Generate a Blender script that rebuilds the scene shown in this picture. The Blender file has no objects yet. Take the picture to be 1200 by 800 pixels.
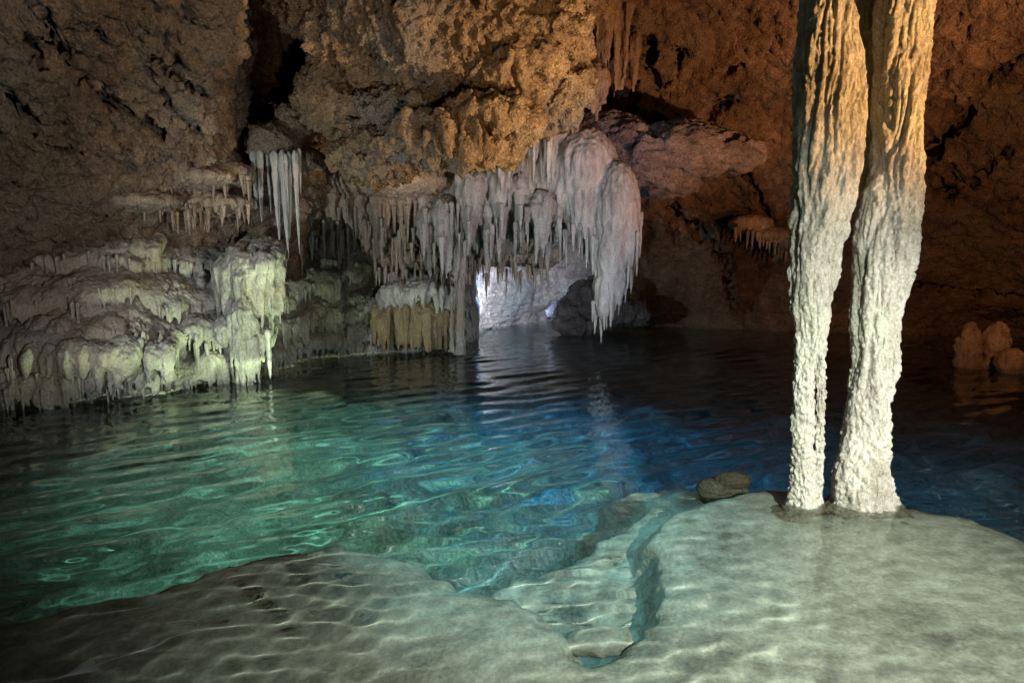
import bpy, math, random
import numpy as np
from mathutils import Vector

sc = bpy.context.scene
COL = sc.collection
random.seed(7)
RNG = np.random.default_rng(11)

# ------------------------------------------------------------------ camera
F_PX = 733.0                       # focal length in pixels of a 1200 px wide frame
EYE = np.array([0.0, 0.0, 1.7])
PITCH = math.atan(90.0 / F_PX)
cam = bpy.data.objects.new('camera', bpy.data.cameras.new('camera'))
COL.objects.link(cam)
sc.camera = cam
cam.location = EYE
cam.rotation_euler = (math.pi / 2 - PITCH, 0, 0)
cam.data.sensor_width = 36.0
cam.data.lens = 36.0 * F_PX / 1200.0
cam.data.clip_start = 0.05
cam.data.clip_end = 200.0

# ------------------------------------------------------------------ world: dim sky added as faint fill, the cave left open behind for it
w = bpy.data.worlds.new('World')
sc.world = w
w.use_nodes = True
wn = w.node_tree
sky = wn.nodes.new('ShaderNodeTexSky')
sky.sky_type = 'NISHITA'
sky.sun_disc = False
sky.sun_elevation = math.radians(20)
sky.sun_rotation = math.radians(180)
bg = wn.nodes['Background']
wn.links.new(sky.outputs[0], bg.inputs[0])
bg.inputs[1].default_value = 0.0035

# ------------------------------------------------------------------ exposure and renderer
vs = sc.view_settings
vs.view_transform = 'Standard'
vs.look = 'None'
vs.gamma = 1.0
vs.exposure = 0.0
cy = sc.cycles
cy.use_denoising = True
cy.max_bounces = 7
cy.diffuse_bounces = 3
cy.glossy_bounces = 3
cy.transmission_bounces = 5
cy.volume_bounces = 0
cy.sample_clamp_indirect = 4.0
cy.caustics_reflective = False
cy.caustics_refractive = True
cy.blur_glossy = 0.5


def px_dir(px, py):
    a = (np.asarray(px, float) - 600.0) / F_PX
    b = (400.0 - np.asarray(py, float)) / F_PX
    c, s = math.cos(PITCH), math.sin(PITCH)
    return np.stack([a, c + s * b, -s + c * b], -1)


def at(px, py, Y):
    """world point at distance Y into the cave along the line of sight of a photo pixel"""
    d = px_dir(px, py)
    return EYE + d * (np.asarray(Y, float) / d[..., 1])[..., None]


def on_z(px, py, z=0.0):
    d = px_dir(px, py)
    return EYE + d * ((z - EYE[2]) / d[..., 2])[..., None]


def under(px, py, z):
    """point at depth z below the water, the line of sight bent at the surface"""
    d = px_dir(px, py)
    p = EYE + d * ((0 - EYE[2]) / d[..., 2])[..., None]
    h = d[..., :2]
    L = np.linalg.norm(h, axis=-1)
    sin_i = L / np.sqrt(L * L + d[..., 2] ** 2)
    sin_t = sin_i / 1.33
    run = -z * sin_t / np.sqrt(1 - sin_t ** 2)
    p = p.copy()
    p[..., :2] += h / L[..., None] * run[..., None]
    p[..., 2] = z
    return p


# ------------------------------------------------------------------ lamps
LAMPS = []


def lamp(loc, target, power, color, size=90, blend=0.6, radius=0.06, caustic=False, name='spot_light'):
    l = bpy.data.lights.new(name, 'SPOT')
    l.energy = power
    l.color = color
    l.spot_size = math.radians(size)
    l.spot_blend = blend
    l.shadow_soft_size = radius
    o = bpy.data.objects.new(name, l)
    COL.objects.link(o)
    o.location = loc
    o.rotation_euler = (Vector(target) - Vector(loc)).to_track_quat('-Z', 'Y').to_euler()
    l.cycles.is_caustics_light = caustic
    LAMPS.append(o)
    return o


WARM = (1.0, 0.64, 0.34)
ORANGE = (1.0, 0.45, 0.17)
COOL = (0.78, 0.83, 1.0)
VIOLET = (0.78, 0.79, 1.0)
GREENY = (0.84, 1.0, 0.54)
TEAL = (0.35, 1.0, 0.72)
BLUE = (0.02, 0.42, 0.95)
PALE = (0.93, 1.0, 0.90)
#LIGHTS-BEGIN
# orange floods off to the right, washing the far vault and the right-hand wall
lamp((6.3, 6.0, 1.2), (3.6, 12.0, 6.4), 2600, (1.0, 0.42, 0.17), 82, 1.0)
lamp((5.6, 5.4, 2.2), (8.2, 11.0, 3.5), 900, (1.0, 0.38, 0.13), 92, 1.0)
# orange lamp beside the path, on the tops of the columns
lamp((4.6, 1.9, 2.5), (2.2, 4.3, 3.6), 1500, (1.0, 0.54, 0.21), 62, 1.0, 0.04)
# warm floods on the hanging rock: one low at the right, a weaker one by the path
lamp((5.2, 5.1, 0.8), (-0.7, 9.0, 4.4), 4300, WARM, 36, 0.9)
lamp((0.7, -0.1, 0.6), (-0.9, 9.0, 4.7), 1300, WARM, 33, 0.9)
# dim warm light on the left vault
lamp((2.6, -0.4, 1.0), (-5.2, 6.6, 3.8), 1350, (1.0, 0.93, 0.84), 58, 1.0)
# greenish lamp sunk in the pool, under the left bank
lamp((-2.5, 7.3, -1.25), (-3.4, 9.1, 0.5), 760, GREENY, 125, 1.0, 0.05, True)
# cool light from the left path on the banks
lamp((-4.6, 3.6, 0.8), (-2.3, 10.0, 1.5), 1150, (0.86, 0.93, 0.90), 72, 1.0, 0.05)
# unseen violet white light placed behind the thick column, on the curtain
lamp((2.78, 4.85, 0.9), (0.6, 11.3, 2.5), 850, VIOLET, 50, 0.9, 0.05)
# lamp hidden behind the fringe of the curtain
lamp((-0.1, 14.0, 1.0), (-0.05, 17.5, 0.5), 2800, (0.50, 0.66, 1.0), 84, 1.0, 0.12)
# white lamps at the foot of the columns and over the shelf
lamp((3.8, 2.0, 0.9), (2.3, 4.3, 0.9), 400, (1.0, 0.97, 0.92), 70, 1.0, 0.04)
lamp((2.0, -0.3, 2.7), (1.5, 2.9, 0.0), 2400, PALE, 84, 1.0, 0.012, True)
# unseen teal lamp set above the pool, with added blue and cyan ones
lamp((-1.2, 5.8, 4.9), (-1.7, 7.0, -1.6), 2300, TEAL, 62, 0.9, 0.015, True)
lamp((1.2, 6.2, 5.2), (0.6, 8.4, -3.0), 2300, BLUE, 56, 1.0, 0.02, True)  # added spot, casts blue ripple light on the deep bed
lamp((0.1, 5.6, 4.9), (0.35, 4.25, -0.4), 1900, (0.34, 0.86, 1.0), 38, 1.0, 0.02, True)  # added narrow spot, turns the sunken ledge bluish
# blue lamp sunk in the pool, and an unseen one added at the right
lamp((1.4, 10.8, -1.0), (1.2, 9.6, -3.0), 110, BLUE, 150, 1.0, 0.05)
lamp((5.6, 7.6, -1.0), (4.6, 8.2, -3.5), 60, (0.03, 0.45, 0.85), 150, 1.0, 0.05)  # added to tint the dark right-hand water blue
#LIGHTS-END

# ------------------------------------------------------------------ noise
_perm = RNG.permutation(256).astype(np.int32)
_perm = np.concatenate([_perm, _perm, _perm])
_g = RNG.normal(size=(256, 3))
_g = (_g / np.linalg.norm(_g, axis=1)[:, None]).astype(np.float32)


def perlin(P):
    P = np.asarray(P, np.float32)
    i = np.floor(P).astype(np.int32)
    f = P - i
    i &= 255
    u = f * f * f * (f * (f * 6 - 15) + 10)
    out = 0
    for dx in (0, 1):
        wx = u[:, 0] if dx else 1 - u[:, 0]
        for dy in (0, 1):
            wy = wx * (u[:, 1] if dy else 1 - u[:, 1])
            for dz in (0, 1):
                h = _perm[_perm[_perm[(i[:, 0] + dx) & 255] + ((i[:, 1] + dy) & 255)] + ((i[:, 2] + dz) & 255)]
                g = _g[h]
                n = g[:, 0] * (f[:, 0] - dx) + g[:, 1] * (f[:, 1] - dy) + g[:, 2] * (f[:, 2] - dz)
                out = out + wy * (u[:, 2] if dz else 1 - u[:, 2]) * n
    return out * 1.6


def fbm(P, freq, octs=4, gain=0.5, seed=0.0, mode='n'):
    P = np.asarray(P, np.float32) * freq + seed * 17.31
    a, s, out = 1.0, 0.0, 0.0
    for _ in range(octs):
        n = perlin(P)
        if mode == 'r':
            n = 1 - 2 * np.abs(n)
        elif mode == 'b':
            n = 2 * np.abs(n) - 0.6
        out = out + a * n
        s += a
        a *= gain
        P = P * 2.03 + 5.7
    return out / s


def worley(P, freq, seed=0.0):
    P = np.asarray(P, np.float32) * freq + seed * 13.7
    i = np.floor(P).astype(np.int32)
    f = P - i
    best = np.full(len(P), 9.0, np.float32)
    for dx in (-1, 0, 1):
        for dy in (-1, 0, 1):
            for dz in (-1, 0, 1):
                h = _perm[_perm[_perm[(i[:, 0] + dx) & 255] + ((i[:, 1] + dy) & 255)] + ((i[:, 2] + dz) & 255)]
                o = _g[h] * 0.5 + 0.5
                d = (f[:, 0] - dx - o[:, 0]) ** 2 + (f[:, 1] - dy - o[:, 1]) ** 2 + (f[:, 2] - dz - o[:, 2]) ** 2
                np.minimum(best, d, out=best)
    return np.sqrt(best)


def sstep(a, b, x):
    t = np.clip((x - a) / (b - a), 0, 1)
    return t * t * (3 - 2 * t)


# ------------------------------------------------------------------ mesh helpers
def make_mesh(name, verts, faces, smooth=True):
    verts = np.asarray(verts, np.float32)
    faces = np.asarray(faces, np.int32)
    k = faces.shape[1]
    me = bpy.data.meshes.new(name)
    me.vertices.add(len(verts))
    me.vertices.foreach_set('co', verts.ravel())
    me.loops.add(faces.size)
    me.loops.foreach_set('vertex_index', faces.ravel())
    me.polygons.add(len(faces))
    me.polygons.foreach_set('loop_start', np.arange(0, faces.size, k, dtype=np.int32))
    me.polygons.foreach_set('use_smooth', np.full(len(faces), smooth))
    me.update(calc_edges=True)
    me.validate()
    return me


def link(name, me, mat=None, parent=None):
    o = bpy.data.objects.new(name, me)
    COL.objects.link(o)
    if mat is not None and me is not None and not me.materials:
        me.materials.append(mat)
    if parent is not None:
        o.parent = parent
    return o


def tag(o, label, cat, group=None):
    o['label'] = label
    o['category'] = cat
    if group:
        o['group'] = group
    return o


def struct(o):
    o['kind'] = 'structure'
    return o


def empty(name, loc, label, cat, group=None):
    o = bpy.data.objects.new(name, None)
    o.empty_display_size = 0.2
    COL.objects.link(o)
    o.location = [float(c) for c in loc]
    return tag(o, label, cat, group)


def grid_faces(nv, nu, wrap=False):
    i = np.arange(nv * nu).reshape(nv, nu)
    if wrap:
        i = np.concatenate([i, i[:, :1]], 1)
    return np.stack([i[:-1, :-1], i[:-1, 1:], i[1:, 1:], i[1:, :-1]], -1).reshape(-1, 4)


def cr_weights(m, ts):
    """Catmull-Rom weights of m control points at the given knots"""
    W = np.zeros((len(ts), m))
    for r, t in enumerate(ts):
        k = min(int(t), m - 2)
        f = t - k
        c = [-.5 * f + f * f - .5 * f ** 3, 1 - 2.5 * f * f + 1.5 * f ** 3, .5 * f + 2 * f * f - 1.5 * f ** 3, -.5 * f * f + .5 * f ** 3]
        for j, cc in zip(range(k - 1, k + 3), c):
            W[r, min(max(j, 0), m - 1)] += cc
    return W


def loft(ctrl, nv, nu, vt=None, ut=None):
    ctrl = np.asarray(ctrl, float)
    R, C, _ = ctrl.shape
    vt = np.linspace(0, R - 1, nv) if vt is None else vt
    ut = np.linspace(0, C - 1, nu) if ut is None else ut
    return np.einsum('vr,rcd,uc->vud', cr_weights(R, vt), ctrl, cr_weights(C, ut))


def grid_normals(P, wrap=False):
    if wrap:
        du = np.roll(P, -1, 1) - np.roll(P, 1, 1)
    else:
        du = np.gradient(P, axis=1)
    dv = np.gradient(P, axis=0)
    n = np.cross(du, dv)
    return n / (np.linalg.norm(n, axis=-1, keepdims=True) + 1e-9)


def tube(path, radii, nseg=10, squash=1.0):
    path = np.asarray(path, float)
    n = len(path)
    th = np.arange(nseg) / nseg * 2 * math.pi
    T = np.gradient(path, axis=0)
    T /= np.linalg.norm(T, axis=1)[:, None] + 1e-9
    ref = np.array([.37, .81, .11])
    A = np.cross(T, ref)
    A /= np.linalg.norm(A, axis=1)[:, None] + 1e-9
    B = np.cross(T, A)
    V = path[:, None] + np.asarray(radii)[:, None, None] * (np.cos(th)[None, :, None] * A[:, None] + squash * np.sin(th)[None, :, None] * B[:, None])
    V = V.reshape(-1, 3)
    Fq = [tuple(q) for q in grid_faces(n, nseg, True)]
    c0, c1 = len(V), len(V) + 1
    V = np.vstack([V, path[:1], path[-1:]])
    for k in range(nseg):
        Fq.append((c0, (k + 1) % nseg, k))
        Fq.append((c1, (n - 1) * nseg + k, (n - 1) * nseg + (k + 1) % nseg))
    return V, Fq


def ellipsoid(c, r, nu=20, nv=12):
    th = np.linspace(0.02, math.pi - 0.02, nv)
    path = np.stack([0 * th, 0 * th, np.cos(th)], 1)
    ph = np.arange(nu) / nu * 2 * math.pi
    V = np.stack([np.sin(th)[:, None] * np.cos(ph), np.sin(th)[:, None] * np.sin(ph), np.cos(th)[:, None] + 0 * ph], -1).reshape(-1, 3)
    Fq = [tuple(q[::-1]) for q in grid_faces(nv, nu, True)]
    Fq.append(tuple(range(nu)))
    Fq.append(tuple(range((nv - 1) * nu, nv * nu))[::-1])
    return V * np.asarray(r) + np.asarray(c), Fq


def fuse(pieces, voxel, smooth=2):
    """union of closed pieces as one continuous skin"""
    V, Fs, off = [], [], 0
    for v, f in pieces:
        V.append(v)
        Fs += [tuple(i + off for i in q) for q in f]
        off += len(v)
    V = np.vstack(V)
    me = bpy.data.meshes.new('tmp')
    me.from_pydata(V.tolist(), [], Fs)
    o = bpy.data.objects.new('tmp', me)
    COL.objects.link(o)
    r = o.modifiers.new('r', 'REMESH')
    r.mode = 'VOXEL'
    r.voxel_size = voxel
    if smooth:
        s = o.modifiers.new('s', 'SMOOTH')
        s.iterations = smooth
        s.factor = 0.5
    dg = bpy.context.evaluated_depsgraph_get()
    out = bpy.data.meshes.new_from_object(o.evaluated_get(dg))
    bpy.data.objects.remove(o)
    bpy.data.meshes.remove(me)
    return out


def get_co(me):
    n = len(me.vertices)
    co = np.empty(n * 3, np.float32)
    me.vertices.foreach_get('co', co)
    no = np.empty(n * 3, np.float32)
    me.vertex_normals.foreach_get('vector', no)
    return co.reshape(-1, 3), no.reshape(-1, 3)


def set_co(me, co):
    me.vertices.foreach_set('co', np.asarray(co, np.float32).ravel())
    me.polygons.foreach_set('use_smooth', np.ones(len(me.polygons), bool))
    me.update()


# displacement styles: metres along the normal
def crag(P, amp=1.0, seed=0.0):
    P = P + 0.12 * np.stack([perlin(P * 1.9 + seed), perlin(P * 1.9 + seed + 31), perlin(P * 1.9 + seed + 57)], 1)
    d = 0.30 * fbm(P, 0.55, 3, 0.5, seed)
    d = d + 0.17 * fbm(P, 1.4, 4, 0.55, seed + 1, 'r')
    d = d + 0.16 * fbm(P, 3.2, 5, 0.64, seed + 2, 'b')
    hole = sstep(0.25, 0.55, fbm(P * np.array([1, 1, 1.4]), 2.2, 4, 0.55, seed + 3))
    d = d - 0.20 * hole
    d = d - 0.09 * sstep(0.36, 0.12, worley(P, 4.5, seed)) - 0.045 * sstep(0.36, 0.12, worley(P, 10.0, seed + 3))
    crack = np.abs(perlin(P * 1.3 + perlin(P * 2.2)[:, None] * 0.5 + seed))
    d = d - 0.12 * (1 - sstep(0.0, 0.07, crack))
    return amp * d


def flow(P, amp=1.0, seed=0.0, f=7.0, zc=0.12):
    Q = P * np.array([1, 1, zc]) + 0.10 * np.stack([perlin(P * 1.7 + seed), perlin(P * 1.7 + seed + 9), 0 * P[:, 0]], 1)
    a = np.abs(perlin(Q * f + seed))
    b = np.abs(perlin(Q * f * 2.3 + seed + 4))
    d = 0.060 * (np.sqrt(a + 0.01) - 0.45) + 0.022 * (np.sqrt(b + 0.01) - 0.45)
    d = d + 0.012 * fbm(P, 14, 3, 0.6, seed + 2) + 0.03 * fbm(P, 2.5, 2, 0.5, seed + 6)
    return amp * d


# ------------------------------------------------------------------ materials
def rock_mat(name, light, mid, dark, scale=1.0, streak=0.0, bump=1.0, rough=0.85, stain=None, spec=0.25, speck=1.0):
    m = bpy.data.materials.new(name)
    m.use_nodes = True
    nt = m.node_tree
    N, L = nt.nodes, nt.links
    b = N['Principled BSDF']
    b.inputs['Roughness'].default_value = rough
    b.inputs['Specular IOR Level'].default_value = spec
    geo = N.new('ShaderNodeNewGeometry')
    mp = N.new('ShaderNodeMapping')
    mp.inputs['Scale'].default_value = (1, 1, 1 - 0.85 * streak)
    L.new(geo.outputs['Position'], mp.inputs['Vector'])

    def noise(sc_, det, rgh, src=mp, dist=0.0):
        n = N.new('ShaderNodeTexNoise')
        n.inputs['Scale'].default_value = sc_ * scale
        n.inputs['Detail'].default_value = det
        n.inputs['Roughness'].default_value = rgh
        n.inputs['Distortion'].default_value = dist
        L.new(src.outputs['Vector' if src is mp else 'Position'], n.inputs['Vector'])
        return n

    n1 = noise(1.1, 6, 0.62, mp, 0.4)
    n2 = noise(9.0, 8, 0.7)
    n3 = noise(0.55, 3, 0.5, geo)
    r1 = N.new('ShaderNodeValToRGB')
    e = r1.color_ramp.elements
    e[0].position, e[0].color = 0.34, (*dark, 1)
    e[1].position, e[1].color = 0.70, (*light, 1)
    k = e.new(0.52)
    k.color = (*mid, 1)
    mixv = N.new('ShaderNodeMix')
    mixv.inputs[0].default_value = 0.45
    L.new(n1.outputs['Fac'], mixv.inputs[2])
    L.new(n2.outputs['Fac'], mixv.inputs[3])
    L.new(mixv.outputs[0], r1.inputs[0])
    col = r1.outputs[0]
    if stain:
        r3 = N.new('ShaderNodeValToRGB')
        r3.color_ramp.elements[0].position = 0.50
        r3.color_ramp.elements[1].position = 0.66
        L.new(n3.outputs['Fac'], r3.inputs[0])
        mx = N.new('ShaderNodeMix')
        mx.data_type = 'RGBA'
        mx.blend_type = 'MIX'
        L.new(r3.outputs[0], mx.inputs[0])
        L.new(col, mx.inputs[6])
        mx.inputs[7].default_value = (*stain, 1)
        col = mx.outputs[2]
    sp_ = noise(38, 3, 0.75, geo)
    sr = N.new('ShaderNodeMapRange')
    sr.inputs['From Min'].default_value = 0.33
    sr.inputs['From Max'].default_value = 0.67
    sr.inputs['To Min'].default_value = 1 - 0.45 * speck
    sr.inputs['To Max'].default_value = 1 + 0.42 * speck
    L.new(sp_.outputs['Fac'], sr.inputs['Value'])
    ms = N.new('ShaderNodeVectorMath')
    ms.operation = 'SCALE'
    L.new(col, ms.inputs[0])
    L.new(sr.outputs[0], ms.inputs['Scale'])
    L.new(ms.outputs[0], b.inputs['Base Color'])
    # fine relief
    v = N.new('ShaderNodeTexVoronoi')
    v.inputs['Scale'].default_value = 22 * scale
    L.new(mp.outputs[0], v.inputs['Vector'])
    n4 = noise(26, 6, 0.7)
    n5 = noise(70, 4, 0.7)
    ad = N.new('ShaderNodeMath')
    ad.operation = 'MULTIPLY_ADD'
    ad.inputs[1].default_value = 0.7
    L.new(v.outputs['Distance'], ad.inputs[0])
    L.new(n4.outputs['Fac'], ad.inputs[2])
    ad2 = N.new('ShaderNodeMath')
    ad2.operation = 'MULTIPLY_ADD'
    ad2.inputs[1].default_value = 0.4
    L.new(n5.outputs['Fac'], ad2.inputs[0])
    L.new(ad.outputs[0], ad2.inputs[2])
    bp = N.new('ShaderNodeBump')
    bp.inputs['Strength'].default_value = min(1.0, 0.75 * bump)
    bp.inputs['Distance'].default_value = 0.055 * bump
    L.new(ad2.outputs[0], bp.inputs['Height'])
    L.new(bp.outputs[0], b.inputs['Normal'])
    return m


M = {}
M['wall'] = rock_mat('brown limestone', (.42, .33, .235), (.20, .148, .105), (.04, .034, .028), 1.0, 0, 1.2, stain=(.17, .15, .12))
M['hang'] = rock_mat('ochre limestone', (.52, .39, .24), (.27, .19, .115), (.05, .038, .028), 1.2, 0, 1.3, stain=(.17, .162, .15))
M['flow'] = rock_mat('grey flowstone', (.46, .45, .42), (.29, .28, .26), (.10, .095, .09), 1.0, 0.75, 0.8, stain=(.26, .22, .17), speck=.7)
M['pale'] = rock_mat('pale stalactite', (.52, .51, .48), (.35, .34, .32), (.13, .12, .115), 1.2, 0.8, 0.7, speck=.5)
M['drip'] = rock_mat('brown stalactite', (.42, .36, .28), (.26, .21, .16), (.09, .075, .06), 1.2, 0.8, 0.8)
M['column'] = rock_mat('white crusted calcite', (.70, .68, .61), (.52, .49, .41), (.24, .20, .15), 1.6, 0.45, 1.0, stain=(.55, .56, .44), speck=.6)
M['foot'] = rock_mat('tan water stained calcite', (.50, .43, .31), (.35, .29, .20), (.15, .12, .08), 1.8, 0.2, 1.0, speck=.6)
M['shelf'] = rock_mat('submerged limestone', (.56, .56, .46), (.36, .35, .28), (.12, .11, .085), 1.2, 0, 0.55, speck=.4)
M['floor'] = rock_mat('pool bed limestone', (.44, .46, .43), (.26, .28, .26), (.07, .08, .075), 0.9, 0, 0.8)
M['slab'] = rock_mat('grey violet limestone', (.40, .38, .40), (.23, .21, .225), (.06, .055, .06), 1.6, 0, 1.2)
M['stain'] = rock_mat('ochre stained flowstone', (.33, .25, .15), (.22, .165, .10), (.09, .075, .055), 1.3, 0.85, 0.7)


def plain(name, col, rough=0.5, metal=0.0, emit=None, strength=0):
    m = bpy.data.materials.new(name)
    m.use_nodes = True
    nt = m.node_tree
    b = nt.nodes['Principled BSDF']
    n = nt.nodes.new('ShaderNodeTexNoise')
    n.inputs['Scale'].default_value = 40
    r = nt.nodes.new('ShaderNodeMix')
    r.data_type = 'RGBA'
    r.inputs[6].default_value = (*[c * 0.85 for c in col], 1)
    r.inputs[7].default_value = (*col, 1)
    nt.links.new(n.outputs[0], r.inputs[0])
    nt.links.new(r.outputs[2], b.inputs['Base Color'])
    b.inputs['Roughness'].default_value = rough
    b.inputs['Metallic'].default_value = metal
    if emit:
        b.inputs['Emission Color'].default_value = (*emit, 1)
        b.inputs['Emission Strength'].default_value = strength
    return m


M['tag'] = plain('white plastic', (.55, .53, .55), 0.6)
M['cord'] = plain('grey cord', (.5, .48, .48), 0.8)

# ------------------------------------------------------------------ cave wall and vault
cols = [-700, -400, -150, 0, 150, 262, 284, 325, 420, 530, 640, 760, 900, 1050, 1200, 1400, 1700, 2000]
rows = [
    (-1500, [1.2, 1.2, 1.2, 1.2, 1.3, 1.3, 1.3, 1.3, 1.4, 1.4, 1.4, 1.4, 1.5, 1.5, 1.5, 1.5, 1.4, 1.3]),
    (-650, [2.6, 2.8, 3, 3.1, 3.3, 3.5, 3.67, 3.7, 3.7, 3.8, 3.9, 4, 4.2, 4.2, 4.2, 3.8, 3.3, 3]),
    (-200, [3.6, 4.4, 4.7, 4.9, 5.3, 6, 8.89, 9.4, 9, 9, 9, 9.6, 9.6, 8.6, 7.6, 6.4, 5.2, 4.4]),
    (0, [4.1, 5.1, 5.6, 5.9, 6.6, 7.4, 11.48, 12.2, 11, 11, 12.8, 13, 12.4, 11, 9.6, 7.9, 6.2, 5]),
    (120, [4.4, 5.6, 6.2, 6.6, 7.5, 8.4, 11.97, 12.6, 11.8, 12.3, 14.8, 14.8, 13.8, 12.4, 11, 8.9, 6.8, 5.4]),
    (220, [4.6, 5.9, 6.7, 7.3, 8.6, 9.6, 10.62, 10.8, 12.4, 13.6, 16.8, 16.2, 15.2, 13.8, 12.4, 9.8, 7.2, 5.7]),
    (300, [4.7, 6.1, 7.1, 7.9, 9.4, 10.4, 10.91, 11, 13.2, 14.6, 18.2, 17.2, 16.1, 14.8, 13.4, 10.6, 7.6, 5.9]),
    (350, [4.8, 6.3, 7.3, 8.3, 9.9, 10.8, 11.23, 11.3, 13.5, 15, 18.6, 17.4, 16.3, 15.2, 14, 11.1, 7.8, 6]),
]
ctrl = []
ctrl.append([(p[0] * 1.15, -2.5, 4.2) for p in at(np.array(cols), np.full(len(cols), -650), np.full(len(cols), 3.0))])
for py, ys in rows:
    ctrl.append(at(np.array(cols), np.full(len(cols), py), np.array(ys)))
low = [(4.9, 6.4, 7.5, 8.5, 10.1, 11.0, 11.4, 11.8, 13.7, 15.2, 18.8, 17.5, 16.3, 15.3, 14.9, 11.5, 8.0, 6.1)]
zl = []
for c, y in zip(cols, low[0]):
    p = at(c, 310, y)
    zl.append((p[0], p[1], 0.0))
ctrl.append(zl)
ctrl.append([(x * 0.99, y - .1, -1.2) for x, y, z in zl])
ctrl.append([(x, y, -4.5) for x, y, z in zl])
NV, NU = 450, 610
R_, C_ = len(ctrl), len(cols)
vt = np.interp(np.linspace(0, 1, NV), [0, .06, .18, .30, .84, .93, 1.0], [0, 1, 2, 3, 9, 10, R_ - 1])
ut = np.interp(np.linspace(0, 1, NU), [0, .04, .96, 1.0], [0, 2, 15, C_ - 1])
P = loft(ctrl, NV, NU, vt, ut)
Nn = grid_normals(P)
flip = np.sign(np.sum(Nn * (np.array([0, 4.0, 1.5]) - P), -1, keepdims=True))
sgn = np.sign(np.median(flip))
Nn = Nn * sgn
Pf, Nf = P.reshape(-1, 3), Nn.reshape(-1, 3)
d1 = crag(Pf, 1.0, 1.0)
lowmask = (1 - sstep(1.2, 2.6, Pf[:, 2])) * sstep(8.5, 10, Pf[:, 1])
fl = flow(Pf, 1.6, 2.0, 4.0)
Pf = Pf + Nf * (d1 * (1 - 0.6 * lowmask) + fl * lowmask)[:, None]
N2 = grid_normals(Pf.reshape(NV, NU, 3)).reshape(-1, 3) * sgn
Pf = Pf + N2 * (0.05 * fbm(Pf, 7, 3, .6, 5, 'b') + 0.03 * fbm(Pf, 3.1, 3, .6, 8, 'r'))[:, None]
# fissures and solution holes
D = P.reshape(-1, 3) - EYE
cz = D[:, 1] * math.cos(PITCH) - D[:, 2] * math.sin(PITCH)
sx = 600 + F_PX * D[:, 0] / np.maximum(cz, .1)
sy = 400 - F_PX * (D[:, 1] * math.sin(PITCH) + D[:, 2] * math.cos(PITCH)) / np.maximum(cz, .1)
wob = 5 * perlin(P.reshape(-1, 3) * 3.0)
for pts, wd, dp_ in [([(1085, 190), (1120, 150), (1160, 95), (1215, 50)], 5, .5), ([(1098, 232), (1130, 215), (1185, 168)], 3.5, .4), ([(1115, 195), (1112, 240)], 6, .4), ([(1040, 330), (1110, 338), (1210, 352)], 4, .5),
                     ([(757, 52), (763, 70)], 7, .7), ([(752, 80), (775, 98), (786, 94)], 4, .35), ([(792, 80), (797, 62)], 2.5, .3), ([(741, 95), (742, 138)], 5, .7), ([(850, 85), (872, 78)], 3, .4),
                     ([(50, 10), (85, 80), (135, 125), (190, 160)], 4, .35), ([(10, 110), (60, 170), (110, 185)], 4.5, .4), ([(178, 55), (212, 95), (242, 112)], 3.5, .3), ([(190, 110), (205, 140), (235, 155)], 4, .4),
                     ([(110, 30), (120, 50)], 5, .4), ([(30, 40), (45, 70)], 6, .4), ([(140, 160), (150, 175)], 5, .4), ([(860, 180), (905, 260)], 4, .4), ([(790, 240), (850, 300), (860, 360)], 6, .4), ([(830, 140), (850, 120)], 4, .3)]:
    d_ = np.full(len(sx), 1e9)
    for (x0, y0), (x1, y1) in zip(pts[:-1], pts[1:]):
        t_ = np.clip(((sx - x0) * (x1 - x0) + (sy - y0) * (y1 - y0)) / ((x1 - x0) ** 2 + (y1 - y0) ** 2), 0, 1)
        d_ = np.minimum(d_, np.hypot(sx - x0 - t_ * (x1 - x0), sy - y0 - t_ * (y1 - y0)))
    k_ = sstep(wd * 1.5, wd * .3, d_ + wob) * (cz > 1)
    Pf = Pf - N2 * (dp_ * k_)[:, None]
fc = grid_faces(NV, NU)
if sgn < 0:
    fc = fc[:, ::-1]
wall = struct(link('cave_wall', make_mesh('cave_wall', Pf, fc), M['wall']))
wall['label'] = 'rough brown limestone cave wall rising into the vault'

# ------------------------------------------------------------------ pool bed
def poly_sd(X, Y, poly):
    """signed distance to a closed outline, positive inside"""
    poly = np.asarray(poly)
    d = np.full(X.shape, 1e9)
    ins = np.zeros(X.shape, bool)
    for (x0, y0), (x1, y1) in zip(poly, np.roll(poly, -1, 0)):
        ex, ey = x1 - x0, y1 - y0
        t = np.clip(((X - x0) * ex + (Y - y0) * ey) / (ex * ex + ey * ey + 1e-12), 0, 1)
        d = np.minimum(d, np.hypot(X - x0 - t * ex, Y - y0 - t * ey))
        c = (y0 > Y) != (y1 > Y)
        ins ^= c & (X < (x1 - x0) * (Y - y0) / (y1 - y0 + 1e-12) + x0)
    return np.where(ins, d, -d)


def bed_z(X, Y):
    z = -2.0 - 1.3 * sstep(4.5, 9.5, Y) * sstep(-3.5, 1.0, X) - 1.0 * sstep(0.5, 4.0, X) * sstep(4.5, 6.5, Y) - 1.0 * sstep(9, 14, Y)
    Q = np.stack([X, Y, 0 * X], -1).reshape(-1, 3)
    z = z + (0.32 * fbm(Q, 0.6, 4, .5, 3) + 0.20 * fbm(Q, 1.9, 4, .55, 4, 'r') + 0.30 * sstep(.55, .1, worley(Q, 1.1, 2.0))).reshape(X.shape)
    return z


gx, gy = np.meshgrid(np.linspace(-9, 9, 220), np.linspace(-1, 20, 220))
bed = struct(link('pool_floor', make_mesh('pool_floor', np.stack([gx, gy, bed_z(gx, gy)], -1).reshape(-1, 3), grid_faces(220, 220)), M['floor']))
bed['label'] = 'pale rocky bed of the pool under clear teal water'

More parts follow.
